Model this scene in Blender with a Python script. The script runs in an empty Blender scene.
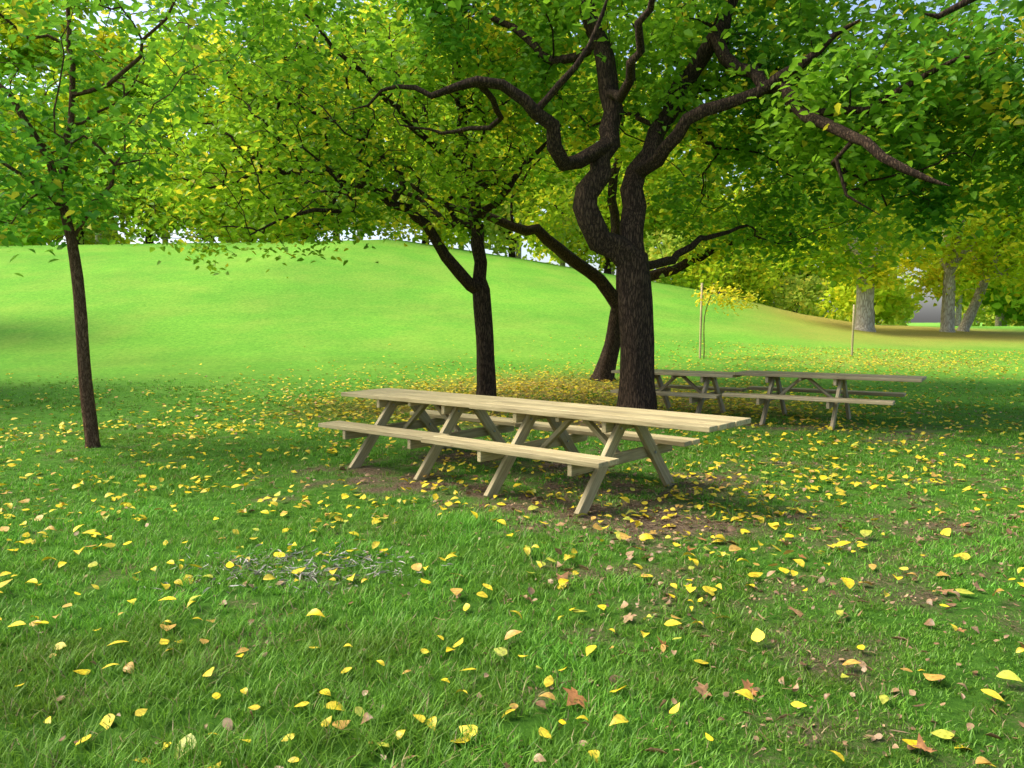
import bpy, math, random
import numpy as np
from mathutils import Vector, Matrix
random.seed(7); rng=np.random.default_rng(11)
scene=bpy.context.scene
CAMH=1.6; F=780.0; TILT=math.atan(64/F)
# ---------------------------------------------------------------- helpers
def pixel_point(px,py,d):
    """world point from image pixel coordinates at an estimated depth d in metres"""
    c=(px-512)/F; e=(384-py)/F
    y=math.cos(TILT)+e*math.sin(TILT); z=-math.sin(TILT)+e*math.cos(TILT)
    return (c*d/y, d, CAMH+z*d/y)
_tab=rng.random((256,256))
def vnoise(x,y,scale,seed=0):
    x=np.asarray(x,float)/scale+seed*17.3; y=np.asarray(y,float)/scale+seed*9.7
    xi=np.floor(x).astype(int); yi=np.floor(y).astype(int); fx=x-xi; fy=y-yi
    fx=fx*fx*(3-2*fx); fy=fy*fy*(3-2*fy)
    a=_tab[xi&255,yi&255]; b=_tab[(xi+1)&255,yi&255]; c=_tab[xi&255,(yi+1)&255]; d=_tab[(xi+1)&255,(yi+1)&255]
    return (a*(1-fx)+b*fx)*(1-fy)+(c*(1-fx)+d*fx)*fy
def sstep(t): t=np.clip(t,0,1); return t*t*(3-2*t)
def height(x,y):
    x=np.asarray(x,float); y=np.asarray(y,float)
    xs=x+(60-np.minimum(y,60))*0.35
    A=np.interp(xs,[-90,-60,-8,2.5,14.5,22,27,34,60],[5,6.7,7.6,6.0,3.9,2.1,1.3,1.0,1.0])
    s=sstep((y-18.5)/43)
    far=np.clip((y-75)/60,0,1)*-1.0
    return A*s+far*s+(vnoise(x,y,7,1)-.5)*.10*np.clip((y-3)/10,0,1)+(vnoise(x,y,1.3,2)-.5)*.035+(vnoise(x,y,.35,3)-.5)*.012
def worn(x,y):
    x=np.asarray(x,float); y=np.asarray(y,float)
    def seg(ax,ay,bx,by,r):
        dx,dy=bx-ax,by-ay; t=np.clip(((x-ax)*dx+(y-ay)*dy)/(dx*dx+dy*dy),0,1)
        return np.exp(-(((x-ax-t*dx)**2+(y-ay-t*dy)**2)/(r*r)))
    w=.60*seg(-1.8,8.2,.9,6.1,.62)+.42*seg(-.6,9.2,1.5,7.4,.8)+.35*seg(2.0,12.6,5.6,10.8,1.0)+.5*seg(1.9,12.2,2.0,12.0,1.1)
    w=w+.06*seg(2.2,5.4,4.6,7.0,1.4)+.12*seg(1.4,4.0,3.4,4.4,.9)+.15*seg(.2,4.6,1.0,5.2,.6)+.4*seg(-1.28,4.75,-1.0,4.85,.22)
    n=vnoise(x,y,.9,5)*.25+vnoise(x,y,.33,6)*.35+vnoise(x,y,.13,7)*.40
    return np.clip(w+(n-.5)*1.5+.14*np.clip((x+.5)/2,0,1)*np.clip((11-y)/4,0,1),0,1)

def mesh_np(name,verts,tris,cols=None,mat=None,smooth=False,parent=None,extra=None):
    me=bpy.data.meshes.new(name)
    n=len(verts); m=len(tris); k=tris.shape[1]
    me.vertices.add(n); me.vertices.foreach_set('co',np.ascontiguousarray(verts,dtype=np.float32).ravel())
    me.loops.add(m*k); me.loops.foreach_set('vertex_index',np.ascontiguousarray(tris,dtype=np.int32).ravel())
    me.polygons.add(m); me.polygons.foreach_set('loop_start',np.arange(0,m*k,k,dtype=np.int32))
    try: me.polygons.foreach_set('loop_total',np.full(m,k,dtype=np.int32))
    except Exception: pass
    if smooth: me.polygons.foreach_set('use_smooth',np.ones(m,dtype=bool))
    me.update(calc_edges=True)
    if cols is not None:
        a=me.attributes.new('tint','FLOAT_COLOR','POINT')
        c=np.ones((n,4),dtype=np.float32); c[:,:3]=cols; a.data.foreach_set('color',c.ravel())
    if extra:
        for kx,v in extra.items():
            a=me.attributes.new(kx,'FLOAT','POINT'); a.data.foreach_set('value',v.astype(np.float32))
    ob=bpy.data.objects.new(name,me); scene.collection.objects.link(ob)
    if mat: me.materials.append(mat)
    if parent: ob.parent=parent
    return ob
def empty(name,loc=(0,0,0)):
    e=bpy.data.objects.new(name,None); e.location=loc; scene.collection.objects.link(e); e.empty_display_size=.3; return e
def norm(a): return a/np.maximum(np.linalg.norm(a,axis=-1,keepdims=True),1e-9)
def scatter(tv,tf,pos,X,Y,Z,sc):
    n=len(pos); k=len(tv)
    v=pos[:,None,:]+tv[None,:,0:1]*(X*sc[:,0:1])[:,None,:]+tv[None,:,1:2]*(Y*sc[:,1:2])[:,None,:]+tv[None,:,2:3]*(Z*sc[:,2:3])[:,None,:]
    f=tf[None]+(np.arange(n)*k)[:,None,None]
    return v.reshape(-1,3), f.reshape(-1,tf.shape[1])
LEAF_V=np.array([[0,0,0],[.32,.5,.10],[.72,.34,.02],[1,0,-.16],[.72,-.34,.02],[.32,-.5,.10]],float)
LEAF_F=np.array([[0,3,2,1],[0,5,4,3]])
def rich_leaf():
    us=[0,.1,.25,.45,.65,.85,1.0]; ws=[.0,.26,.46,.5,.38,.16,0]; V=[];Fc=[]
    for u,w in zip(us,ws):
        lift=.10*abs(w)*2
        z=.12*math.sin(u*3.0)
        V+=[[u,w,z+lift],[u,0,z],[u,-w,z+lift*.6]]
    for i in range(len(us)-1):
        a=i*3; b=a+3
        Fc+=[[a,a+1,b+1,b],[a+1,a+2,b+2,b+1]]
    return np.array(V,float),np.array(Fc)
RL_V,RL_F=rich_leaf()
def lobed_leaf():
    ang=[-150,-120,-95,-62,-40,0,40,62,95,120,150]; r=[.35,.6,.38,.85,.52,1.0,.52,.85,.38,.6,.35]
    V=[[0,0,0]]; 
    for a,q in zip(ang,r):
        a=math.radians(a); V.append([.45*q*math.cos(a)+.0,.5*q*math.sin(a),.22*q*q*(.5+.5*math.cos(3*a))])
    V[0]=[-.02,0,0]
    Fc=[[0,i,i+1] for i in range(1,len(V)-1)]
    return np.array(V,float),np.array(Fc)
LB_V,LB_F=lobed_leaf()

# ---------------------------------------------------------------- materials
def newmat(name):
    m=bpy.data.materials.new(name); m.use_nodes=True; nt=m.node_tree; nt.nodes.clear(); return m,nt,nt.nodes,nt.links
def leaf_mat(name,trans=.45,gloss=0,detail=False):
    m,nt,N,L=newmat(name)
    out=N.new('ShaderNodeOutputMaterial'); at=N.new('ShaderNodeAttribute'); at.attribute_name='tint'; col=at.outputs['Color']
    if detail:
        tc=N.new('ShaderNodeTexCoord'); nz=N.new('ShaderNodeTexNoise'); nz.inputs['Scale'].default_value=60; nz.inputs['Detail'].default_value=2
        L.new(tc.outputs['Object'],nz.inputs['Vector'])
        hs=N.new('ShaderNodeHueSaturation'); L.new(col,hs.inputs['Color'])
        mr=N.new('ShaderNodeMapRange'); mr.inputs['From Min'].default_value=.3; mr.inputs['From Max'].default_value=.7; mr.inputs['To Min'].default_value=.6; mr.inputs['To Max'].default_value=1.15
        L.new(nz.outputs['Fac'],mr.inputs['Value']); L.new(mr.outputs['Result'],hs.inputs['Value']); col=hs.outputs['Color']
    d=N.new('ShaderNodeBsdfDiffuse'); t=N.new('ShaderNodeBsdfTranslucent')
    L.new(col,d.inputs['Color']); L.new(col,t.inputs['Color'])
    a=N.new('ShaderNodeMixShader'); a.inputs[0].default_value=trans; L.new(d.outputs[0],a.inputs[1]); L.new(t.outputs[0],a.inputs[2]); res=a
    if gloss:
        g=N.new('ShaderNodeBsdfGlossy'); g.inputs['Roughness'].default_value=.45; g.inputs['Color'].default_value=(.8,.85,.8,1)
        b=N.new('ShaderNodeMixShader'); b.inputs[0].default_value=gloss; L.new(a.outputs[0],b.inputs[1]); L.new(g.outputs[0],b.inputs[2]); res=b
    L.new(res.outputs[0],out.inputs['Surface']); return m
M_LEAF=leaf_mat('foliage',.58,.02)
M_LEAFD=leaf_mat('foliage_distant',.5)
M_FALL=leaf_mat('fallen_leaf',.15,.04,True)
M_GRASS=leaf_mat('grass_blade',.35,.02)
def bark_mat(name,c1,c2,scale=1.0):
    m,nt,N,L=newmat(name); out=N.new('ShaderNodeOutputMaterial'); p=N.new('ShaderNodeBsdfPrincipled'); p.inputs['Roughness'].default_value=.9
    p.inputs['Specular IOR Level'].default_value=.15
    tc=N.new('ShaderNodeTexCoord'); mp=N.new('ShaderNodeMapping'); mp.inputs['Scale'].default_value=(1,1,.18); L.new(tc.outputs['Object'],mp.inputs['Vector'])
    n1=N.new('ShaderNodeTexNoise'); n1.inputs['Scale'].default_value=26*scale; n1.inputs['Detail'].default_value=6; n1.inputs['Roughness'].default_value=.65; L.new(mp.outputs[0],n1.inputs['Vector'])
    v=N.new('ShaderNodeTexVoronoi'); v.feature='DISTANCE_TO_EDGE'; v.inputs['Scale'].default_value=34*scale; 
    ad=N.new('ShaderNodeVectorMath'); ad.operation='MULTIPLY_ADD'; L.new(n1.outputs['Color'],ad.inputs[0]); ad.inputs[1].default_value=(.07,.07,.07); L.new(mp.outputs[0],ad.inputs[2]); L.new(ad.outputs[0],v.inputs['Vector'])
    mr=N.new('ShaderNodeMapRange'); mr.inputs['From Max'].default_value=.25; L.new(v.outputs['Distance'],mr.inputs['Value'])
    mu=N.new('ShaderNodeMath'); mu.operation='MULTIPLY'; L.new(mr.outputs[0],mu.inputs[0]); L.new(n1.outputs['Fac'],mu.inputs[1])
    cr=N.new('ShaderNodeMix'); cr.data_type='RGBA'; cr.inputs[6].default_value=(*c1,1); cr.inputs[7].default_value=(*c2,1); 
    m2=N.new('ShaderNodeMath'); m2.operation='MULTIPLY'; m2.use_clamp=True; m2.inputs[1].default_value=1.6; L.new(mu.outputs[0],m2.inputs[0]); L.new(m2.outputs[0],cr.inputs[0])
    L.new(cr.outputs[2],p.inputs['Base Color'])
    b=N.new('ShaderNodeBump'); b.inputs['Strength'].default_value=.9; b.inputs['Distance'].default_value=.03; L.new(mu.outputs[0],b.inputs['Height']); L.new(b.outputs[0],p.inputs['Normal'])
    L.new(p.outputs[0],out.inputs['Surface']); return m
M_BARK=bark_mat('bark_dark',(.018,.011,.007),(.12,.075,.044))
M_BARK2=bark_mat('bark_young',(.07,.034,.017),(.32,.18,.10),1.6)
M_BARK3=bark_mat('bark_pale',(.22,.18,.12),(.56,.50,.38),.4)

def ground_mat():
    m,nt,N,L=newmat('lawn'); out=N.new('ShaderNodeOutputMaterial'); p=N.new('ShaderNodeBsdfPrincipled'); p.inputs['Roughness'].default_value=.95
    p.inputs['Specular IOR Level'].default_value=.1
    tc=N.new('ShaderNodeTexCoord')
    def noise(s,d=6,r=.6):
        n=N.new('ShaderNodeTexNoise'); n.inputs['Scale'].default_value=s; n.inputs['Detail'].default_value=d; n.inputs['Roughness'].default_value=r; L.new(tc.outputs['Object'],n.inputs['Vector']); return n
    def ramp(src,stops):
        r=N.new('ShaderNodeValToRGB'); e=r.color_ramp.elements
        while len(e)<len(stops): e.new(.5)
        for el,(q,c) in zip(e,stops): el.position=q; el.color=(*c,1)
        L.new(src,r.inputs[0]); return r
    def mix(f,a,b):
        x=N.new('ShaderNodeMix'); x.data_type='RGBA'
        if isinstance(f,float): x.inputs[0].default_value=f
        else: L.new(f,x.inputs[0])
        L.new(a,x.inputs[6]); L.new(b,x.inputs[7]); return x.outputs[2]
    nf=noise(7,12,.92); ng=noise(.35,5,.6); nh=noise(45,6,.7); nw=noise(.12,4,.6)
    g1=ramp(nf.outputs['Fac'],[(.34,(.05,.17,.014)),(.46,(.12,.33,.028)),(.56,(.19,.45,.045)),(.70,(.36,.57,.10))])
    g2=ramp(nf.outputs['Fac'],[(.34,(.09,.20,.022)),(.5,(.20,.39,.042)),(.68,(.40,.52,.11))])
    gm=ramp(ng.outputs['Fac'],[(.40,(0,0,0)),(.66,(1,1,1))])
    g=mix(gm.outputs[0],g1.outputs[0],g2.outputs[0])
    gw=ramp(nw.outputs['Fac'],[(.40,(.84,.88,.85)),(.62,(1.08,1.05,1.0))])
    mm=N.new('ShaderNodeMix'); mm.data_type='RGBA'; mm.blend_type='MULTIPLY'; mm.inputs[0].default_value=1; L.new(g,mm.inputs[6]); L.new(gw.outputs[0],mm.inputs[7]); g=mm.outputs[2]
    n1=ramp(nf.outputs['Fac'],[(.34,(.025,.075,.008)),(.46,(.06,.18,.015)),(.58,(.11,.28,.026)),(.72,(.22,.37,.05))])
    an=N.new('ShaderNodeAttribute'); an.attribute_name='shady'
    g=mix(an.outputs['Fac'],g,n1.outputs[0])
    s=ramp(nh.outputs['Fac'],[(.3,(.05,.034,.02)),(.5,(.17,.12,.07)),(.7,(.36,.27,.17))])
    at=N.new('ShaderNodeAttribute'); at.attribute_name='worn'
    ad=N.new('ShaderNodeMath'); ad.operation='MULTIPLY_ADD'; L.new(nh.outputs['Fac'],ad.inputs[0]); ad.inputs[1].default_value=1.0; L.new(at.outputs['Fac'],ad.inputs[2])
    mr=N.new('ShaderNodeMapRange'); mr.inputs['From Min'].default_value=.68; mr.inputs['From Max'].default_value=1.2; L.new(ad.outputs[0],mr.inputs['Value'])
    c=mix(mr.outputs[0],g,s.outputs[0])
    at2=N.new('ShaderNodeAttribute'); at2.attribute_name='litter'
    nl=noise(14,4,.8); ad2=N.new('ShaderNodeMath'); ad2.operation='MULTIPLY_ADD'; L.new(nl.outputs['Fac'],ad2.inputs[0]); ad2.inputs[1].default_value=1.5; L.new(at2.outputs['Fac'],ad2.inputs[2])
    mr2=N.new('ShaderNodeMapRange'); mr2.inputs['From Min'].default_value=1.15; mr2.inputs['From Max'].default_value=1.75; mr2.inputs['To Max'].default_value=.8; L.new(ad2.outputs[0],mr2.inputs['Value'])
    lit=ramp(nh.outputs['Fac'],[(.35,(.18,.10,.03)),(.52,(.40,.25,.06)),(.66,(.52,.38,.08))])
    c=mix(mr2.outputs[0],c,lit.outputs[0])
    L.new(c,p.inputs['Base Color'])
    b=N.new('ShaderNodeBump'); b.inputs['Strength'].default_value=1.0; b.inputs['Distance'].default_value=.06; L.new(nf.outputs['Fac'],b.inputs['Height']); L.new(b.outputs[0],p.inputs['Normal'])
    L.new(p.outputs[0],out.inputs['Surface']); return m
def wood_mat(name,c1,c2,c3):
    m,nt,N,L=newmat(name); out=N.new('ShaderNodeOutputMaterial'); p=N.new('ShaderNodeBsdfPrincipled'); p.inputs['Roughness'].default_value=.7
    tc=N.new('ShaderNodeTexCoord'); oi=N.new('ShaderNodeObjectInfo')
    off=N.new('ShaderNodeVectorMath'); off.operation='MULTIPLY_ADD'; L.new(oi.outputs['Random'],off.inputs[0]); off.inputs[1].default_value=(37,21,13); L.new(tc.outputs['Object'],off.inputs[2])
    mp=N.new('ShaderNodeMapping'); mp.inputs['Scale'].default_value=(1.2,22,22); L.new(off.outputs[0],mp.inputs['Vector'])
    n=N.new('ShaderNodeTexNoise'); n.inputs['Scale'].default_value=2.2; n.inputs['Detail'].default_value=8; n.inputs['Roughness'].default_value=.65; n.inputs['Distortion'].default_value=.6; L.new(mp.outputs[0],n.inputs['Vector'])
    r=N.new('ShaderNodeValToRGB'); e=r.color_ramp.elements; e.new(.5)
    for el,(q,c) in zip(e,[(.3,c1),(.5,c2),(.72,c3)]): el.position=q; el.color=(*c,1)
    L.new(n.outputs['Fac'],r.inputs[0])
    n2=N.new('ShaderNodeTexNoise'); n2.inputs['Scale'].default_value=3.5; n2.inputs['Detail'].default_value=5; L.new(off.outputs[0],n2.inputs['Vector'])
    hs=N.new('ShaderNodeHueSaturation'); L.new(r.outputs[0],hs.inputs['Color'])
    ma=N.new('ShaderNodeMath'); ma.operation='ADD'; L.new(oi.outputs['Random'],ma.inputs[0]); L.new(n2.outputs['Fac'],ma.inputs[1])
    mr=N.new('ShaderNodeMapRange'); mr.inputs['From Min'].default_value=.2; mr.inputs['From Max'].default_value=1.5; mr.inputs['To Min'].default_value=.58; mr.inputs['To Max'].default_value=1.15; L.new(ma.outputs[0],mr.inputs['Value'])
    L.new(mr.outputs[0],hs.inputs['Value'])
    v=N.new('ShaderNodeTexVoronoi'); v.inputs['Scale'].default_value=3.0; mpk=N.new('ShaderNodeMapping'); mpk.inputs['Scale'].default_value=(.8,2.2,2.2); L.new(off.outputs[0],mpk.inputs['Vector']); L.new(mpk.outputs[0],v.inputs['Vector'])
    mk=N.new('ShaderNodeMapRange'); mk.inputs['From Min'].default_value=.03; mk.inputs['From Max'].default_value=.09; mk.inputs['To Min'].default_value=.35; L.new(v.outputs['Distance'],mk.inputs['Value'])
    mx=N.new('ShaderNodeMix'); mx.data_type='RGBA'; L.new(mk.outputs[0],mx.inputs[0]); mx.inputs[6].default_value=(.12,.07,.03,1); L.new(hs.outputs[0],mx.inputs[7]); L.new(mx.outputs[2],p.inputs['Base Color'])
    b=N.new('ShaderNodeBump'); b.inputs['Strength'].default_value=.35; b.inputs['Distance'].default_value=.004; L.new(n.outputs['Fac'],b.inputs['Height']); L.new(b.outputs[0],p.inputs['Normal'])
    L.new(p.outputs[0],out.inputs['Surface']); return m
M_WOOD=wood_mat('treated_timber',(.23,.175,.075),(.40,.325,.155),(.54,.45,.24))
M_WOOD2=wood_mat('weathered_timber',(.22,.165,.08),(.38,.30,.16),(.50,.42,.25))
m,nt,N,L=newmat('galvanised'); o=N.new('ShaderNodeOutputMaterial'); p=N.new('ShaderNodeBsdfPrincipled'); p.inputs['Metallic'].default_value=.8; p.inputs['Roughness'].default_value=.5; p.inputs['Base Color'].default_value=(.35,.35,.35,1); L.new(p.outputs[0],o.inputs[0]); M_METAL=m

# ---------------------------------------------------------------- ground
def axis(pts):
    out=[]
    for a,b,s in pts: out+=list(np.arange(a,b,s))
    out.append(pts[-1][1]); return np.array(out)
gx=axis([(-400,-60,20),(-60,-24,2),(-24,-9,.6),(-9,9,.08),(9,24,.6),(24,80,2),(80,420,20)])
gy=axis([(-60,-4,4),(-4,2,.5),(2,16,.08),(16,30,.4),(30,90,1.5),(90,460,18)])
GX,GY=np.meshgrid(gx,gy); nx,ny=len(gx),len(gy)
GZ=height(GX,GY)
idx=np.arange(nx*ny).reshape(ny,nx)
quads=np.stack([idx[:-1,:-1],idx[:-1,1:],idx[1:,1:],idx[1:,:-1]],-1).reshape(-1,4)
def litter(x,y):
    g=lambda cx,cy,rx,ry:np.exp(-(((x-cx)/rx)**2+((y-cy)/ry)**2))
    return np.clip(1.05*g(1.4,18.0,5.0,4.6)+.6*g(-1.5,13.5,3.5,2.8)+.6*g(3.5,14.4,3.2,2.2)+1.2*g(25,50,12,16)+.5*g(12,26,6,4)+.4*g(14,36,6,7),0,1)
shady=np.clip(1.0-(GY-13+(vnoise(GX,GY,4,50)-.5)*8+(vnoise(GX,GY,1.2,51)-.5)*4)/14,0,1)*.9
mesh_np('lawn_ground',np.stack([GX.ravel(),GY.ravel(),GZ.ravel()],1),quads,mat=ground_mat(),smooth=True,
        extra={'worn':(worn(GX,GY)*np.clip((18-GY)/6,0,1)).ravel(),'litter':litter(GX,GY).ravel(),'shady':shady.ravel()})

# ---------------------------------------------------------------- grass
BL_V=np.array([[0,.5,0],[0,-.5,0],[.12,.38,.55],[.12,-.38,.55],[.5,0,1.0]],float)
BL_F=np.array([[0,1,3],[0,3,2],[2,3,4]])
def grass_zone(y0,y1,dens,w,hmin,hmax):
    half=lambda y:y*.70+.9
    area=(y1-y0)*2*half(y1); n=int(area*dens)
    K=8; nt_=n//K
    cx=rng.uniform(-half(y1),half(y1),nt_); cy=rng.uniform(y0,y1,nt_)
    keep=(np.abs(cx)<half(cy)); cx=cx[keep]; cy=cy[keep]
    wn=worn(cx,cy); keep=rng.random(len(cx))<np.clip(1.1-wn*1.1,.12,1)*np.clip(.30+vnoise(cx,cy,.45,12)*1.35,0,1)*np.clip((21-cy)/4,0,1); cx=cx[keep]; cy=cy[keep]
    x=np.repeat(cx,K)+rng.normal(0,.020,len(cx)*K); y=np.repeat(cy,K)+rng.normal(0,.020,len(cx)*K)
    n=len(x); z=height(x,y)-.004
    wn=worn(x,y)
    tall=.30+1.2*vnoise(x,y,.9,13)+.7*vnoise(x,y,.2,14)
    tall*=np.where((x<-.3)&(y<6),1.2,.85)*(1-.5*wn)
    h=rng.uniform(hmin,hmax,n)*tall
    th=rng.uniform(0,2*np.pi,n); X=np.stack([np.cos(th),np.sin(th),rng.uniform(-.25,.1,n)],1); Y=np.stack([-np.sin(th),np.cos(th),np.zeros(n)],1)
    Z=norm(np.stack([rng.normal(0,.42,n),rng.normal(0,.42,n),np.ones(n)],1))
    sc=np.stack([h*rng.uniform(.3,2.1,n),rng.uniform(.6,1.4,n)*w,h],1)
    v,f=scatter(BL_V,BL_F,np.stack([x,y,z],1),X,Y,Z,sc)
    t=rng.random((n,1)); big=(vnoise(x,y,1.6,20)*.5+vnoise(x,y,.3,21)*.5)[:,None]
    c=np.array([.045,.18,.014])*(1-t)+np.array([.19,.44,.042])*t
    c=c*(.5+1.05*big)+np.array([.07,.04,0])*(1-big)*.8
    dry=rng.random(n)<(.045+.22*wn); c[dry]=np.array([.42,.34,.16])*rng.uniform(.5,1.1,(dry.sum(),1))
    cc=np.repeat(c,5,axis=0)
    return v,f,cc
parts=[grass_zone(2.2,4.0,8500,.0050,.028,.07),grass_zone(4.0,6.5,4000,.006,.028,.062),grass_zone(6.5,11,1400,.008,.028,.055),grass_zone(11,21,300,.014,.03,.055)]
V=[];Fs=[];C=[];o=0
for v,f,c in parts: V.append(v);Fs.append(f+o);C.append(c);o+=len(v)
mesh_np('grass',np.concatenate(V),np.concatenate(Fs),np.concatenate(C),M_GRASS)

# ---------------------------------------------------------------- fallen leaves
def fallen(n_try,y0,y1,dens_fn,template,size,colfn,lift,tilt=.22,asp=(.5,.8)):
    half=y1*.70+1
    x=rng.uniform(-half,half,n_try); y=rng.uniform(y0,y1,n_try)
    k=(np.abs(x)<y*.70+1)&(rng.random(n_try)<dens_fn(x,y)); x=x[k];y=y[k]; n=len(x)
    z=height(x,y)+rng.uniform(lift[0],lift[1],n)*(1-.6*worn(x,y))
    th=rng.uniform(0,2*np.pi,n)
    Z=norm(np.stack([rng.normal(0,tilt,n),rng.normal(0,tilt,n),np.ones(n)],1))
    X=norm(np.cross(np.cross(Z,np.stack([np.cos(th),np.sin(th),0*th],1)),Z)); Y=np.cross(Z,X)
    L_=size[0]+(size[1]-size[0])*rng.random(n)**1.4
    sc=np.stack([L_,L_*rng.uniform(asp[0],asp[1],n),L_*rng.uniform(-.8,1.7,n)],1)
    v,f=scatter(template[0],template[1],np.stack([x,y,z],1),X,Y,Z,sc)
    c=colfn(n); k=len(template[0]); cc=np.repeat(c,k,axis=0)*rng.uniform(.85,1.12,(n*k,1))
    return v,f,cc
def yel(n):
    t=rng.random((n,1)); c=np.array([.88,.66,.02])*(1-t)+np.array([.76,.60,.05])*t
    g=rng.random(n)<.10; c[g]=np.array([.50,.52,.06]); b=rng.random(n)<.15; c[b]=np.array([.62,.38,.08]); return c*rng.uniform(.78,1.05,(n,1))
def brn(n):
    t=rng.random((n,1)); return np.array([.20,.11,.05])*(1-t)+np.array([.46,.30,.15])*t
def org(n):
    t=rng.random((n,1)); return np.array([.48,.20,.06])*(1-t)+np.array([.38,.25,.13])*t
clump=lambda x,y:np.clip(vnoise(x,y,.6,31)*1.6-.25,0.15,1)*(.6+.4*vnoise(x,y,2.4,32))
D1=lambda x,y:np.clip((.50+.55*litter(x,y)*1.5+.10*(x>-.5)*(y<9))*clump(x,y)*1.6,0,1)
right=lambda x,y:np.clip(.25+(x+1.2)*.4,.2,1)
sets=[fallen(2100,2.2,6,D1,(RL_V,RL_F),(.045,.115),yel,(.03,.055),.28,(.42,.78)),
      fallen(9500,6,12,D1,(RL_V,RL_F),(.05,.105),yel,(.03,.045),.28,(.42,.78)),
      fallen(1900,2.2,6,lambda x,y:clump(x+5,y)*.9*right(x,y),(RL_V,RL_F),(.03,.075),brn,(.015,.035),.45),
      fallen(11000,6,14,lambda x,y:clump(x+5,y)*.3*right(x,y)+.5*worn(x,y)**2,(RL_V,RL_F),(.03,.07),brn,(.01,.035),.4)]
setsT=[fallen(38000,2.2,10,lambda x,y:np.clip(.12+.8*worn(x,y),0,1)*right(x,y),(LEAF_V,LEAF_F),(.012,.035),brn,(.006,.03),.4),
       fallen(12000,2.2,10,lambda x,y:np.clip(.15+.8*worn(x,y),0,1)*right(x,y),(LEAF_V,LEAF_F),(.03,.09),brn,(.01,.03),.25,(.04,.09)),
       fallen(24000,4.2,5.5,lambda x,y:np.exp(-(((x+1.35)/.48)**2+((y-4.85)/.28)**2))*(vnoise(x,y,.10,60)>.3),(LEAF_V,LEAF_F),(.02,.08),lambda n:np.array([.55,.52,.42])*rng.uniform(.5,1.1,(n,1)),(.02,.055),.35,(.06,.18))]
setsL=[fallen(120,2.2,6,lambda x,y:.75*(x>.1)*np.ones_like(x)+.04,(LB_V,LB_F),(.09,.17),org,(.02,.045),.4,(.9,1.2))]
setsF=[fallen(62000,12,32,lambda x,y:np.clip(litter(x,y)*.95+.09*clump(x,y)*np.clip((24-y)/10,0,1),0,1),(LEAF_V,LEAF_F),(.07,.11),yel,(.03,.06)),
       fallen(20000,12,32,lambda x,y:np.clip(litter(x,y)*.35,0,1),(LEAF_V,LEAF_F),(.06,.10),brn,(.03,.05))]
par=empty('fallen_leaves')
for nm,ss in (('litter_near',sets),('litter_lobed',setsL),('litter_twigs',setsT),('litter_far',setsF)):
    V=[];Fs=[];C=[];o=0
    for v,f,c in ss: V.append(v);Fs.append(f+o);C.append(c);o+=len(v)
    mesh_np(nm,np.concatenate(V),np.concatenate(Fs),np.concatenate(C),M_FALL,parent=par,smooth=False)

# ---------------------------------------------------------------- picnic tables
def beam(name,parent,p0,p1,w,t,side,mat,bev=.006):
    p0=Vector(p0);p1=Vector(p1); X=(p1-p0); ln=X.length; X.normalize(); S=Vector(side); S=(S-X*S.dot(X)).normalized(); Z=X.cross(S)
    me=bpy.data.meshes.new(name); h=ln/2
    vs=[(sx*h,sy*w/2,sz*t/2) for sx in(-1,1) for sy in(-1,1) for sz in(-1,1)]
    fs=[(0,1,3,2),(4,6,7,5),(0,4,5,1),(2,3,7,6),(0,2,6,4),(1,5,7,3)]
    me.from_pydata(vs,[],fs); me.materials.append(mat)
    ob=bpy.data.objects.new(name,me); scene.collection.objects.link(ob); ob.parent=parent
    R=Matrix((X,S,Z)).transposed().to_4x4(); ob.matrix_local=Matrix.Translation((p0+p1)/2)@R
    b=ob.modifiers.new('bevel','BEVEL'); b.width=bev; b.segments=2
    return ob
def picnic_table(cx,cy,ang,frames,top,bench,mat,zoff=0):
    T=empty('picnic_table',(cx,cy,float(height(cx,cy))+zoff)); T.rotation_euler=(0,0,ang)
    w=.140; g=.011
    for i in range(5):
        y=(i-2)*(w+g); j=random.uniform(-.008,.008)
        beam(f'top_plank_{i+1}',T,(top[0]+j,y,.735+random.uniform(-.003,.003)),(top[1]+j,y,.735),w,.045,(0,1,0),mat)
    for s,nm in((-1,'near'),(1,'far')):
        for k in range(2):
            y=s*(.62+k*(w+g)); j=random.uniform(-.008,.008)
            beam(f'bench_plank_{nm}_{k+1}',T,(bench[0]+j,y,.435),(bench[1]+j,y,.435),w,.045,(0,1,0),mat)
    for i,fx in enumerate(frames):
        beam(f'seat_bearer_{i+1}',T,(fx+.0,-.83,.362),(fx,.83,.362),.10,.045,(0,0,1),mat)
        beam(f'top_bearer_{i+1}',T,(fx,-.34,.662),(fx,.34,.662),.095,.045,(0,0,1),mat)
        for s in(-1,1):
            beam(f'leg_{i+1}_{"a" if s<0 else "b"}',T,(fx+.048,s*.10,.708),(fx+.048,s*.76,-.03),.115,.046,(0,1,0),mat)
            for (yy,zz) in ((s*.175,.64),(s*.41,.36)):
                bpy.ops.mesh.primitive_cylinder_add(vertices=10,radius=.012,depth=.014,location=(0,0,0)); b=bpy.context.object; b.name='bolt'; b.data.materials.append(M_METAL)
                b.parent=T; b.matrix_local=Matrix.Translation((fx+.076,yy,zz))@Matrix.Rotation(math.pi/2,4,'Y')
    f0,f1=frames
    m_=(f0+f1)/2
    beam('brace_1',T,(f0+.075,0,.34),(m_-.04,0,.70),.07,.045,(0,1,0),mat)
    beam('brace_2',T,(f1-.03,0,.34),(m_+.04,0,.70),.07,.045,(0,1,0),mat)
    beam('top_batten',T,(m_,-.34,.69),(m_,.34,.69),.045,.04,(0,0,1),mat)
    return T
a1=math.atan2(-.64,.77)
A=np.array([.77,-.64]); P=np.array([.64,.77]); C4=np.array([1.07,6.95])
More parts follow.
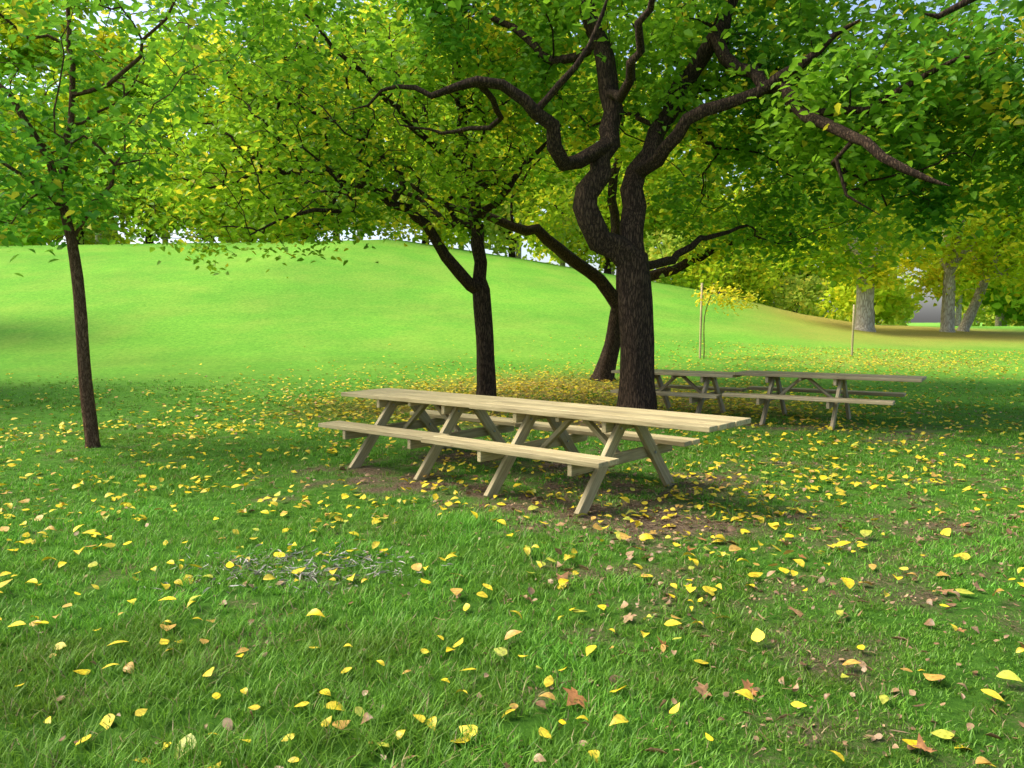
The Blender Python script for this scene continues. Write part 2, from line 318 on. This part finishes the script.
def along(o,t,ax,s=0,pp=P): q=o+ax*t+pp*s; return float(q[0]),float(q[1])
x,y=along(C4,-3.1,A,.04); picnic_table(x,y,a1+.02,(0,1.0),(-.6,1.53),(-.42,1.30),M_WOOD,.0)
x,y=along(C4,-1.0,A,-.09); picnic_table(x,y,a1-.012,(0,1.0),(-.55,2.0),(-.74,1.30),M_WOOD,.022)
A2=np.array([.84,-.54]);P2=np.array([.54,.84]);a2=math.atan2(-.54,.84);D4=np.array([5.0,11.9])
x,y=along(D4,-3.05,A2,0,P2); picnic_table(x,y,a2,(0,1.0),(-.6,1.53),(-.40,1.42),M_WOOD2)
x,y=along(D4,-1.0,A2,0,P2); picnic_table(x,y,a2+.006,(0,1.0),(-.5,2.15),(-.55,1.85),M_WOOD2,.01)

# ---------------------------------------------------------------- trees
def catmull(pts,rad,step):
    pts=np.array(pts,float); P_=np.vstack([2*pts[0]-pts[1],pts,2*pts[-1]-pts[-2]]); out=[];ro=[]
    for i in range(len(pts)-1):
        a,b,c,d=P_[i:i+4]; L_=np.linalg.norm(c-b); n=max(1,int(L_/step))
        for k in range(n):
            t=k/n; out.append(.5*((2*b)+(-a+c)*t+(2*a-5*b+4*c-d)*t*t+(-a+3*b-3*c+d)*t**3)); ro.append(rad[i]*(1-t)+rad[i+1]*t)
    out.append(pts[-1]); ro.append(rad[-1]); return out,ro
def tubes(chains):
    V=[];Q=[];o=0
    for pts,rad in chains:
        pts=np.array(pts); rad=np.array(rad); n=len(pts)
        if n<2: continue
        s=16 if rad.max()>.12 else 9 if rad.max()>.04 else 5 if rad.max()>.012 else 3
        T=np.gradient(pts,axis=0); T=norm(T)
        u=np.array([1.,0,0]) if abs(T[0][0])<.8 else np.array([0,1.,0])
        ang=np.arange(s)*2*np.pi/s
        for i in range(n):
            u=u-T[i]*u.dot(T[i]); u/=np.linalg.norm(u)+1e-9; w=np.cross(T[i],u)
            rr=rad[i]*np.ones(s)
            if rad[i]>.05: rr=rr*(1+.10*np.sin(ang*3+pts[i][2]*1.3)+.07*np.sin(ang*5-pts[i][2]*2.1)+rng.normal(0,.02,s))
            V.append(pts[i]+np.outer(np.cos(ang)*rr,u)+np.outer(np.sin(ang)*rr,w))
        b=o+np.arange(n-1)[:,None]*s; a=np.arange(s)[None]; a2_=(a+1)%s
        Q.append(np.stack([b+a,b+a2_,b+s+a2_,b+s+a],-1).reshape(-1,4)); o+=n*s
    return np.vstack(V),np.vstack(Q)
def in_blobs(blobs,n):
    vol=np.array([b[3]*b[4]*b[5]*(b[6] if len(b)>6 else 1) for b in blobs]); ch=rng.choice(len(blobs),n,p=vol/vol.sum())
    d=norm(rng.normal(size=(n,3))); r=rng.random(n)**.42; B=np.array([b[:6] for b in blobs])[ch]
    return B[:,:3]+d*r[:,None]*B[:,3:6]
def tree(name,limbs,blobs,n_attr,n_leaf,leaf_size,colfn,bark,step=.3,start=1,spread=.16,twig=.0045,minz=None,rscale=1.0,droop=.5,lmat=None):
    par=empty(name,tuple(limbs[0][1][0])); base=np.array(limbs[0][1][0],float)
    pos=[];parent=[];rad=[];man=[];lim_idx=[]
    for at,pts,rr in limbs:
        ids=[]; pts=[np.array(p,float) for p in pts]
        if at is not None:
            li,fr=at; j=lim_idx[li][int(round(fr*(len(lim_idx[li])-1)))] if fr<=1 else lim_idx[li][-1]
            pts=[np.array(pos[j])]+pts; rr=[rr[0]]+list(rr)
        p_,r_=catmull(pts,rr,step*.8)
        for q in range(len(p_)): 
            if 0<q<len(p_)-1 and at is not None: p_[q]=p_[q]+rng.normal(0,.035,3)
        prev=-1
        if at is not None: prev=j; p_=p_[1:]; r_=r_[1:]
        for a,b in zip(p_,r_): pos.append(a);parent.append(prev);rad.append(b*rscale);man.append(True);prev=len(pos)-1;ids.append(prev)
        lim_idx.append(ids)
    trunkn=len(lim_idx[0])
    att=in_blobs(blobs,n_attr)
    if minz is not None: att=att[att[:,2]>minz]
    fork=pos[trunkn-1]; att=att[np.argsort(np.linalg.norm(att-fork,axis=1)+rng.normal(0,.4,len(att)))]
    arr=np.zeros((len(pos)+len(att)*30,3)); arr[:len(pos)]=pos; cnt=len(pos); lo=max(0,int(trunkn*.75)) if start else 0
    parent=list(parent);rad=list(rad);man=list(man)
    for a in att:
        d=np.linalg.norm(arr[lo:cnt]-a,axis=1)+np.maximum(0,arr[lo:cnt,2]-a[2])*.25
        j=int(np.argmin(d))+lo; L_=np.linalg.norm(arr[j]-a)
        if L_<step*.5: continue
        n=min(25,max(1,int(math.ceil(L_/step)))); pd=arr[j]-arr[parent[j]] if parent[j]>=0 else np.array([0,0,1.])
        pd=pd/(np.linalg.norm(pd)+1e-9); td=(a-arr[j])/L_
        c=arr[j]+(pd*.45+td*.7+np.array([0,0,.2]))*L_*.45+rng.normal(0,.06*L_,3)
        prev=j; p0=arr[j].copy()
        for k in range(1,n+1):
            t=k/n; q=(1-t)**2*p0+2*t*(1-t)*c+t*t*a+(rng.normal(0,.035,3) if k<n else 0)
            if cnt>=len(arr): break
            arr[cnt]=q; parent.append(prev); rad.append(0); man.append(False); prev=cnt; cnt+=1
    arr=arr[:cnt]; parent=np.array(parent)
    tips=np.zeros(cnt); child=np.zeros(cnt,int)
    for i in range(cnt):
        if parent[i]>=0: child[parent[i]]+=1
    tips[child==0]=1
    for i in range(cnt-1,-1,-1):
        if parent[i]>=0: tips[parent[i]]+=tips[i]
    r=np.array(rad)
    for i in range(cnt):
        if not man[i]:
            r[i]=min(twig*tips[i]**.5, r[parent[i]]*.9)
            r[i]=max(r[i],twig*.7)
    kids=[[] for _ in range(cnt)]
    for i in range(cnt):
        if parent[i]>=0: kids[parent[i]].append(i)
    chains=[]; stack=[(-1,0)]
    while stack:
        pr,i=stack.pop(); ch=[]; rr=[]
        if pr>=0: ch.append(arr[pr]); rr.append(min(r[i]*1.15,r[pr]))
        while True:
            ch.append(arr[i]); rr.append(r[i])
            if not kids[i]: break
            ks=sorted(kids[i],key=lambda q:-(r[q]+(1 if man[q] else 0)+ (2 if (man[q] and q==i+1) else 0)))
            for q in ks[1:]: stack.append((i,q))
            i=ks[0]
        rr[-1]*=.5; chains.append((ch,rr))
    v,q=tubes(chains); mesh_np('trunk_and_branches',v-base,q,mat=bark,smooth=True,parent=par)
    tw=np.where((tips<=5)&(~np.array(man)))[0]
    w=rng.gamma(.9,1,len(tw))*(1+.8*(tips[tw]<=1)); w/=w.sum()
    pk=rng.choice(len(tw),n_leaf,p=w); pc=arr[tw[pk]]; pp=arr[np.maximum(parent[tw[pk]],0)]
    t=rng.random((n_leaf,1)); lp=pc*t+pp*(1-t)+rng.normal(0,spread,(n_leaf,3))
    lp[:,2]-=spread*.4
    if minz is not None: kk=lp[:,2]>minz-.3; lp=lp[kk]; pk=pk[kk]
    n=len(lp)
    Z=norm(np.stack([rng.normal(0,.6,n),rng.normal(0,.6,n),np.ones(n)*.9],1)); th=rng.uniform(0,6.283,n)
    D=np.stack([np.cos(th),np.sin(th),-rng.uniform(0,1.6,n)*droop],1); X=norm(D-Z*np.sum(D*Z,1,keepdims=True)*.6); Y=norm(np.cross(Z,X)); Z=np.cross(X,Y)
    L_=rng.uniform(leaf_size[0],leaf_size[1],n); sc=np.stack([L_,L_*rng.uniform(.5,.75,n),L_],1)
    v,f=scatter(LEAF_V,LEAF_F,lp,X,Y,Z,sc)
    nodec=rng.random(len(tw))
    c=colfn(lp,nodec[pk]); mesh_np('foliage',v-base,f,np.repeat(c,6,axis=0),lmat or M_LEAF,parent=par)
    return par
def palette(dark,light,yellow,py,clump_s=1.2):
    dark=np.array(dark);light=np.array(light);yellow=np.array(yellow)
    def fn(p,r):
        n=len(p); g=np.clip(vnoise(p[:,0]+p[:,2]*.7,p[:,1]-p[:,2]*.6,clump_s,41)+rng.normal(0,.15,n),0,1)[:,None]
        c=dark*(1-g)+light*g
        yy=(rng.random(n)<py*.4)|((r<py)&(rng.random(n)<.75)); c[yy]=yellow*rng.uniform(.75,1.1,(yy.sum(),1))
        return c
    return fn
S=pixel_point
def base_at(px,d,): 
    x=(px-512)/F*d; return (x,d,float(height(x,d))-.12)
b=base_at(638,12.2)
def up(p,dz): return (p[0],p[1],p[2]+dz)
limbs=[(None,[b,up(b,.22),S(637,380,12.2),S(635,320,12.2),S(632,262,12.2)],[.46,.33,.275,.255,.25]),
 ((0,1),[S(600,238,12.1),S(587,207,12.0),S(599,172,12.0),S(611,125,12.1),S(606,60,12.2),S(588,2,12.3),S(580,-70,12.5),S(600,-140,12.6)],[.20,.185,.165,.15,.135,.12,.09,.05]),
 ((0,1),[S(634,225,12.3),S(634,190,12.4),S(648,150,12.5),S(667,112,12.6),S(692,70,12.6),S(715,36,12.5),S(742,-20,12.6),S(770,-90,12.6)],[.19,.17,.15,.135,.12,.11,.08,.04]),
 ((1,.30),[S(563,160,11.7),S(551,125,11.4),S(522,99,11.2),S(480,84,11.1),S(435,90,11.2),S(395,84,11.4),S(350,110,11.8)],[.11,.10,.08,.065,.045,.03,.012]),
 ((2,.22),[S(656,160,12.0),S(688,120,11.6),S(742,99,11.2),S(800,66,10.8),S(860,20,10.4)],[.105,.09,.075,.06,.03]),
 ((2,.62),[S(722,58,12.2),S(770,84,11.2),S(812,118,10.4),S(852,135,9.8),S(905,172,9.2),S(950,186,8.9)],[.10,.09,.08,.068,.048,.012]),
 ((5,.45),[S(870,108,10.2),S(925,72,9.8),S(985,55,9.4)],[.05,.035,.015]),
 ((1,.55),[S(560,60,12.8),S(500,20,13.4),S(430,-10,13.8)],[.07,.05,.03]),
 ((2,.5),[S(700,90,13.3),S(760,70,14),S(830,90,14.6),S(880,130,15)],[.07,.06,.045,.02]),
 ((1,.42),[S(625,90,11.2),S(640,30,10.2),S(660,-40,9.5)],[.07,.05,.03]),
 ((0,.97),[S(665,262,12.8),S(700,240,13.4),S(750,225,14)],[.07,.05,.025]),
 ((3,.35),[S(560,85,11.0),S(590,40,10.8),S(610,-10,10.6)],[.05,.035,.02]),
 ((3,.5),[S(500,120,12),S(455,130,12.6),S(400,125,13)],[.045,.03,.012]),
 ((5,.7),[S(840,160,10.0),S(850,195,9.9),S(880,215,9.8)],[.03,.02,.008]),
]
green=palette((.08,.26,.02),(.32,.56,.03),(.74,.68,.04),.08)
tree('large_shade_tree',limbs,[(2.0,13.8,7.9,4.6,3.2,3.0),(6.1,10.9,4.5,2.7,1.5,1.45,4.2),(4.9,13.0,5.6,3.0,2.4,1.6,1.2),(-2.2,12.8,6.6,3.0,2.2,1.2),(4.9,14.8,4.2,2.4,1.5,1.4,1.5),(2.2,13.6,5.6,2.6,1.6,1.0,1.1)],
     1600,43000,(.11,.175),green,M_BARK,spread=.2,minz=2.4)
b=base_at(486,15.6)
limbs=[(None,[b,up(b,.2),S(485,350,15.6),S(481,290,15.6)],[.27,.20,.175,.165]),
 ((0,1),[S(480,245,15.6),S(470,190,15.7),S(462,130,15.8),S(455,60,16),S(450,-10,16),S(455,-80,16)],[.13,.115,.10,.08,.055,.03]),
 ((0,1),[S(458,272,15.3),S(438,242,15.0),S(420,214,14.7),S(392,203,14.4),S(340,176,14.2),S(270,172,14.0),S(210,188,13.6)],[.12,.10,.09,.075,.055,.04,.02]),
 ((2,.35),[S(400,175,15.2),S(370,140,15.3),S(310,110,15.3),S(240,90,15)],[.06,.05,.035,.02]),
 ((1,.15),[S(495,205,15.2),S(525,165,14.8),S(560,130,14.5)],[.07,.05,.025]),
 ((1,.3),[S(440,150,14.8),S(400,110,14.2),S(350,60,13.6),S(300,10,13)],[.06,.05,.04,.02]),
 ((2,.55),[S(350,205,13.6),S(300,215,13.0),S(250,235,12.6)],[.045,.03,.015]),
 ((1,.12),[S(450,225,16.2),S(410,195,17),S(350,190,17.6),S(280,200,18)],[.06,.05,.035,.02]),
]
yg=palette((.12,.28,.015),(.38,.60,.03),(.78,.72,.04),.14)
tree('medium_shade_tree',limbs,[(-2.6,15.2,5.4,4.4,2.6,2.1),(-.6,15.8,7.2,3.0,2.6,2.6),(-4.6,13.8,4.1,2.6,1.8,1.4,2.4),(-5.0,16,6.6,2.6,2.4,2.2),(-1.5,13.8,4.6,2.2,1.2,.9,1.3)],
     1550,23000,(.10,.155),yg,M_BARK,spread=.2,minz=2.6,twig=.008)
b=base_at(604,20.8)
limbs=[(None,[b,up(b,.25),S(612,345,20.8),S(618,305,20.8)],[.42,.28,.22,.20]),
 ((0,1),[S(600,280,20.6),S(565,255,20.2),S(535,232,19.8),S(500,222,19.4),S(450,205,19.2),S(400,180,19)],[.17,.15,.13,.10,.07,.04]),
 ((0,1),[S(630,285,20.8),S(660,276,20.4),S(690,262,20),S(740,240,19.6),S(800,232,19.2)],[.15,.13,.11,.08,.04]),
 ((0,.95),[S(622,260,21),S(612,200,21.3),S(620,120,21.6),S(610,40,22)],[.14,.12,.09,.05]),
]
yg2=palette((.18,.34,.018),(.52,.70,.04),(.88,.78,.04),.22)
tree('leaning_shade_tree',limbs,[(3.0,21,8.5,5.5,3.4,3.6),(7.8,19.2,4.8,3.6,2.6,2.1,2.4),(-.5,20,7,3.5,2.5,2.2),(5.0,19.4,4.2,2.2,1.8,1.3,1.8)],950,25000,(.14,.22),yg2,M_BARK,spread=.26,minz=2.6,step=.4)
b=base_at(88,9.8)
limbs=[(None,[b,up(b,.2),S(85,380,9.8),S(80,300,9.8),S(72,240,9.8),S(58,188,9.8)],[.115,.085,.075,.068,.062,.055]),
 ((0,1),[S(40,140,9.7),S(8,95,9.6),S(-35,60,9.5)],[.042,.035,.02]),
 ((0,1),[S(72,140,9.8),S(75,80,9.9),S(70,20,10),S(76,-50,10)],[.04,.034,.027,.015]),
 ((0,.9),[S(35,190,9.5),S(5,165,9.3),S(-30,150,9.2)],[.025,.02,.012]),
 ((2,.3),[S(110,90,9.6),S(150,40,9.4),S(180,-10,9.2)],[.028,.02,.012]),
 ((0,.85),[S(95,200,9.6),S(118,170,9.5),S(140,160,9.4)],[.022,.018,.01]),
]
mg=palette((.09,.28,.022),(.28,.54,.04),(.66,.62,.05),.06)
tree('young_tree',limbs,[(-5.4,9.8,5.5,2.0,1.8,1.9),(-5.9,9.6,3.5,1.1,1.2,1.1,2.2),(-4.7,9.6,3.6,.6,.8,.7,1.6),(-3.9,9.4,5.3,1.2,1.2,1.3)],450,4800,(.09,.155),mg,M_BARK2,spread=.16,minz=2.3)
b=(9.6,8.2,float(height(9.6,8.2))-.1)
limbs=[(None,[b,up(b,.2),up(b,1.6),(9.3,8.2,3.0)],[.4,.3,.25,.22]),((0,1),[(8.6,8.3,4.4),(7.2,8.5,5.1),(5.8,8.7,5.2),(4.6,9.0,5.0)],[.15,.11,.08,.02]),((0,1),[(9.2,8.6,5),(9.4,9,7),(9.3,9,8.5)],[.15,.1,.05])]
tree('side_shade_tree',limbs,[(7.6,9.4,5.2,2.0,1.4,1.2,1.1),(9.6,9,7.2,2.6,2.6,2.2)],400,8500,(.11,.18),palette((.07,.22,.02),(.24,.48,.035),(.6,.54,.05),.04),M_BARK,spread=.2,minz=3.0)

def generic(name,x,y,H,R,bark,col,nl,ls,tr,attr=150,low=.28,lean=0,nb=7,mat=None):
    z=float(height(x,y))-.15; b=(x,y,z); f=(x+lean*H*.25,y,z+H*low)
    limbs=[(None,[b,(x+lean*.1,y,z+.35),((x+f[0])/2,y,z+H*low*.5),f],[tr*1.5,tr*1.1,tr,tr*.9])]
    for k in range(4):
        th=k*1.57+random.uniform(-.5,.5); q=random.uniform(.35,.6)
        limbs.append(((0,1),[(f[0]+math.cos(th)*R*q*.4,f[1]+math.sin(th)*R*q*.4,f[2]+H*.12),(f[0]+math.cos(th)*R*q,f[1]+math.sin(th)*R*q,f[2]+H*random.uniform(.25,.45))],[tr*.5,tr*.2]))
    bl=[]
    for k in range(nb):
        th=random.uniform(0,6.28); q=random.uniform(.2,.65)*R
        bl.append((f[0]+math.cos(th)*q,f[1]+math.sin(th)*q,z+H*random.uniform(low+.08,.84),R*random.uniform(.4,.6),R*random.uniform(.4,.6),H*random.uniform(.12,.2)))
    return tree(name,limbs,bl,attr,nl,ls,col,bark,step=.9,spread=.45,twig=.012,lmat=mat or M_LEAFD)
bright=palette((.28,.42,.02),(.62,.76,.04),(.88,.80,.04),.2,2.5)
bright2=palette((.20,.38,.018),(.46,.68,.04),(.78,.72,.04),.10,2.5)
gold=palette((.36,.46,.02),(.68,.76,.05),(.88,.78,.05),.2,2.5)
# trees added outside the left edge of the view to shade the lawn
generic('park_tree',-14.6,16.5,10,4.8,M_BARK,bright2,7000,(.16,.26),.25,low=.40)
generic('park_tree',-25.5,28,12,5.2,M_BARK,bright,5000,(.2,.32),.26,low=.34)
# trees along the top of the bank, beyond the crest
for (x,y,H,R,col) in [(-43,60,21,9,bright2),(-35,64,23,9,bright),(-28,61,20,8.5,bright2),(-21,64,23,9,bright),(-14,63,22,9,gold),(-7,64,21,8.5,bright),(0,66,22,9,bright2),(8,66,20,9,bright),(17,68,19,8,bright2),(26,72,19,8,bright)]:
    generic('park_tree',x,y,H,R,M_BARK,col,8500,(.42,.66),.28,low=.07,nb=12)
for (px,d,H,R,tr,col,lean) in [(863,45,15,7,.46,bright,0),(946,48,16,6.5,.34,gold,0),(962,50,15,6,.28,bright,.35)]:
    generic('plane_tree',(px-512)/F*d,d,H,R,M_BARK3,col,9000,(.30,.46),tr,low=.24,lean=lean,nb=9)
def post(name,px,d,h,r):
    x=(px-512)/F*d; z=float(height(x,d)); v,q=tubes([([np.array([0,0,-.1]),np.array([0.01,0,h*.5]),np.array([.02,0,h]),np.array([.02,0,h+.002])],[r,r,r,.001])])
    o=mesh_np(name,v,q,mat=M_WOOD,smooth=True); o.location=(x,d,z)
post('wooden_stake',700,27,2.6,.04); post('wooden_stake',852,29,1.9,.04)
b=base_at(704,27.1); 
tree('sapling',[(None,[b,up(b,.5),up(b,1.6),(b[0]+.3,b[1],b[2]+2.6)],[.02,.018,.016,.012])],[(b[0]+.8,b[1],b[2]+2.3,1.1,.6,.4)],60,330,(.12,.19),palette((.45,.5,.03),(.65,.62,.03),(.85,.7,.03),.5),M_BARK2,spread=.15)
# distant belt of trees with undergrowth
DV=[];DF=[];DC=[];o=0; ch=[]
def add_leaves(bl,n,l0,l1,colf):
    global o
    p=in_blobs(bl,n); Z=norm(rng.normal(size=(n,3))+np.array([0,0,.6])); X=norm(np.cross(Z,rng.normal(size=(n,3)))); Y=np.cross(Z,X); L_=rng.uniform(l0,l1,n)
    v,f=scatter(LEAF_V,LEAF_F,p,X,Y,Z,np.stack([L_,L_*.7,L_],1)); c=colf(p,rng.random(n))
    DV.append(v);DF.append(f+o);DC.append(np.repeat(c,6,axis=0));o+=len(v)
for k in range(40):
    x=-95+k*5.6+random.uniform(-1.5,1.5); y=random.uniform(84,100)+(14 if k>21 else 0)
    H=random.uniform(20,30) if k<22 else random.uniform(15,26); z=float(height(x,y)); R=random.uniform(5.5,7.5); nb=10
    th=rng.uniform(0,6.28,nb); q=rng.uniform(0,.6,nb)*R
    bl=[(x+math.cos(th[i])*q[i],y+math.sin(th[i])*q[i],z+H*random.uniform(.15,.88),R*.5,R*.5,H*.14) for i in range(nb)]
    add_leaves(bl,1900,.8,1.3,random.choice([bright,bright,bright2,gold]))
    ch.append(([np.array([x,y,z-.2]),np.array([x+.1,y,z+H*.4]),np.array([x,y,z+H*.8])],[.35,.25,.05]))
bush=palette((.30,.42,.05),(.60,.74,.10),(.80,.74,.10),.2,2.5)
# low boughs and scrub that hang over the crest of the bank
for k in range(26):
    x=-48+k*2.9+random.uniform(-1,1); y=random.uniform(57.5,61)-max(0,x)*.0; z=float(height(x,y)); h=random.uniform(1.6,3.2) if x<10 else random.uniform(.8,1.6)
    add_leaves([(x,y,z+h*.9,random.uniform(1.8,3.0),1.6,h),(x+1,y+1,z+h*1.9,random.uniform(1.8,3),1.6,h)],620,.28,.5,bright if k%2 else bush)
for k in range(24):
    x=18+k*5.0+random.uniform(-1.5,1.5); y=random.uniform(112,130); z=float(height(x,y)); h=random.uniform(1.2,3.8); add_leaves([(x,y,z+h,random.uniform(2,4.2),2,h*1.05),(x+2,y+2,z+h*1.6,random.uniform(2,3.5),2,h)],800,.45,.9,bush)
par=empty('distant_trees'); mesh_np('belt_foliage',np.concatenate(DV),np.concatenate(DF),np.concatenate(DC),M_LEAFD,parent=par)
v,q=tubes(ch); mesh_np('belt_trunks',v,q,mat=M_BARK3,smooth=True,parent=par)

# ---------------------------------------------------------------- light
w=bpy.data.worlds.new('World'); scene.world=w; w.use_nodes=True; nt=w.node_tree; bg=nt.nodes['Background']
sky=nt.nodes.new('ShaderNodeTexSky'); sky.sky_type='NISHITA'; sky.sun_disc=False
EL=math.radians(52); AZ=math.radians(-84)
sky.sun_elevation=EL; sky.sun_rotation=AZ; sky.air_density=.8; sky.dust_density=3.5; sky.ozone_density=.4
nt.links.new(sky.outputs[0],bg.inputs['Color']); bg.inputs['Strength'].default_value=.36
d=Vector((math.sin(AZ)*math.cos(EL),math.cos(AZ)*math.cos(EL),math.sin(EL)))
sl=bpy.data.lights.new('sun','SUN'); sl.energy=4.2; sl.angle=math.radians(32.0); sl.color=(1,.95,.82)
so=bpy.data.objects.new('sun',sl); scene.collection.objects.link(so); so.rotation_euler=d.to_track_quat('Z','Y').to_euler(); so.location=(-20,20,40)
scene.view_settings.view_transform='Standard'; scene.view_settings.look='None'; scene.view_settings.exposure=0
cam=bpy.data.cameras.new('camera'); cam.sensor_width=36; cam.lens=F/1024*36; cam.clip_end=1000; cam.clip_start=.05
co=bpy.data.objects.new('camera',cam); scene.collection.objects.link(co); co.location=(0,0,CAMH); co.rotation_euler=(math.pi/2-TILT,0,0); scene.camera=co
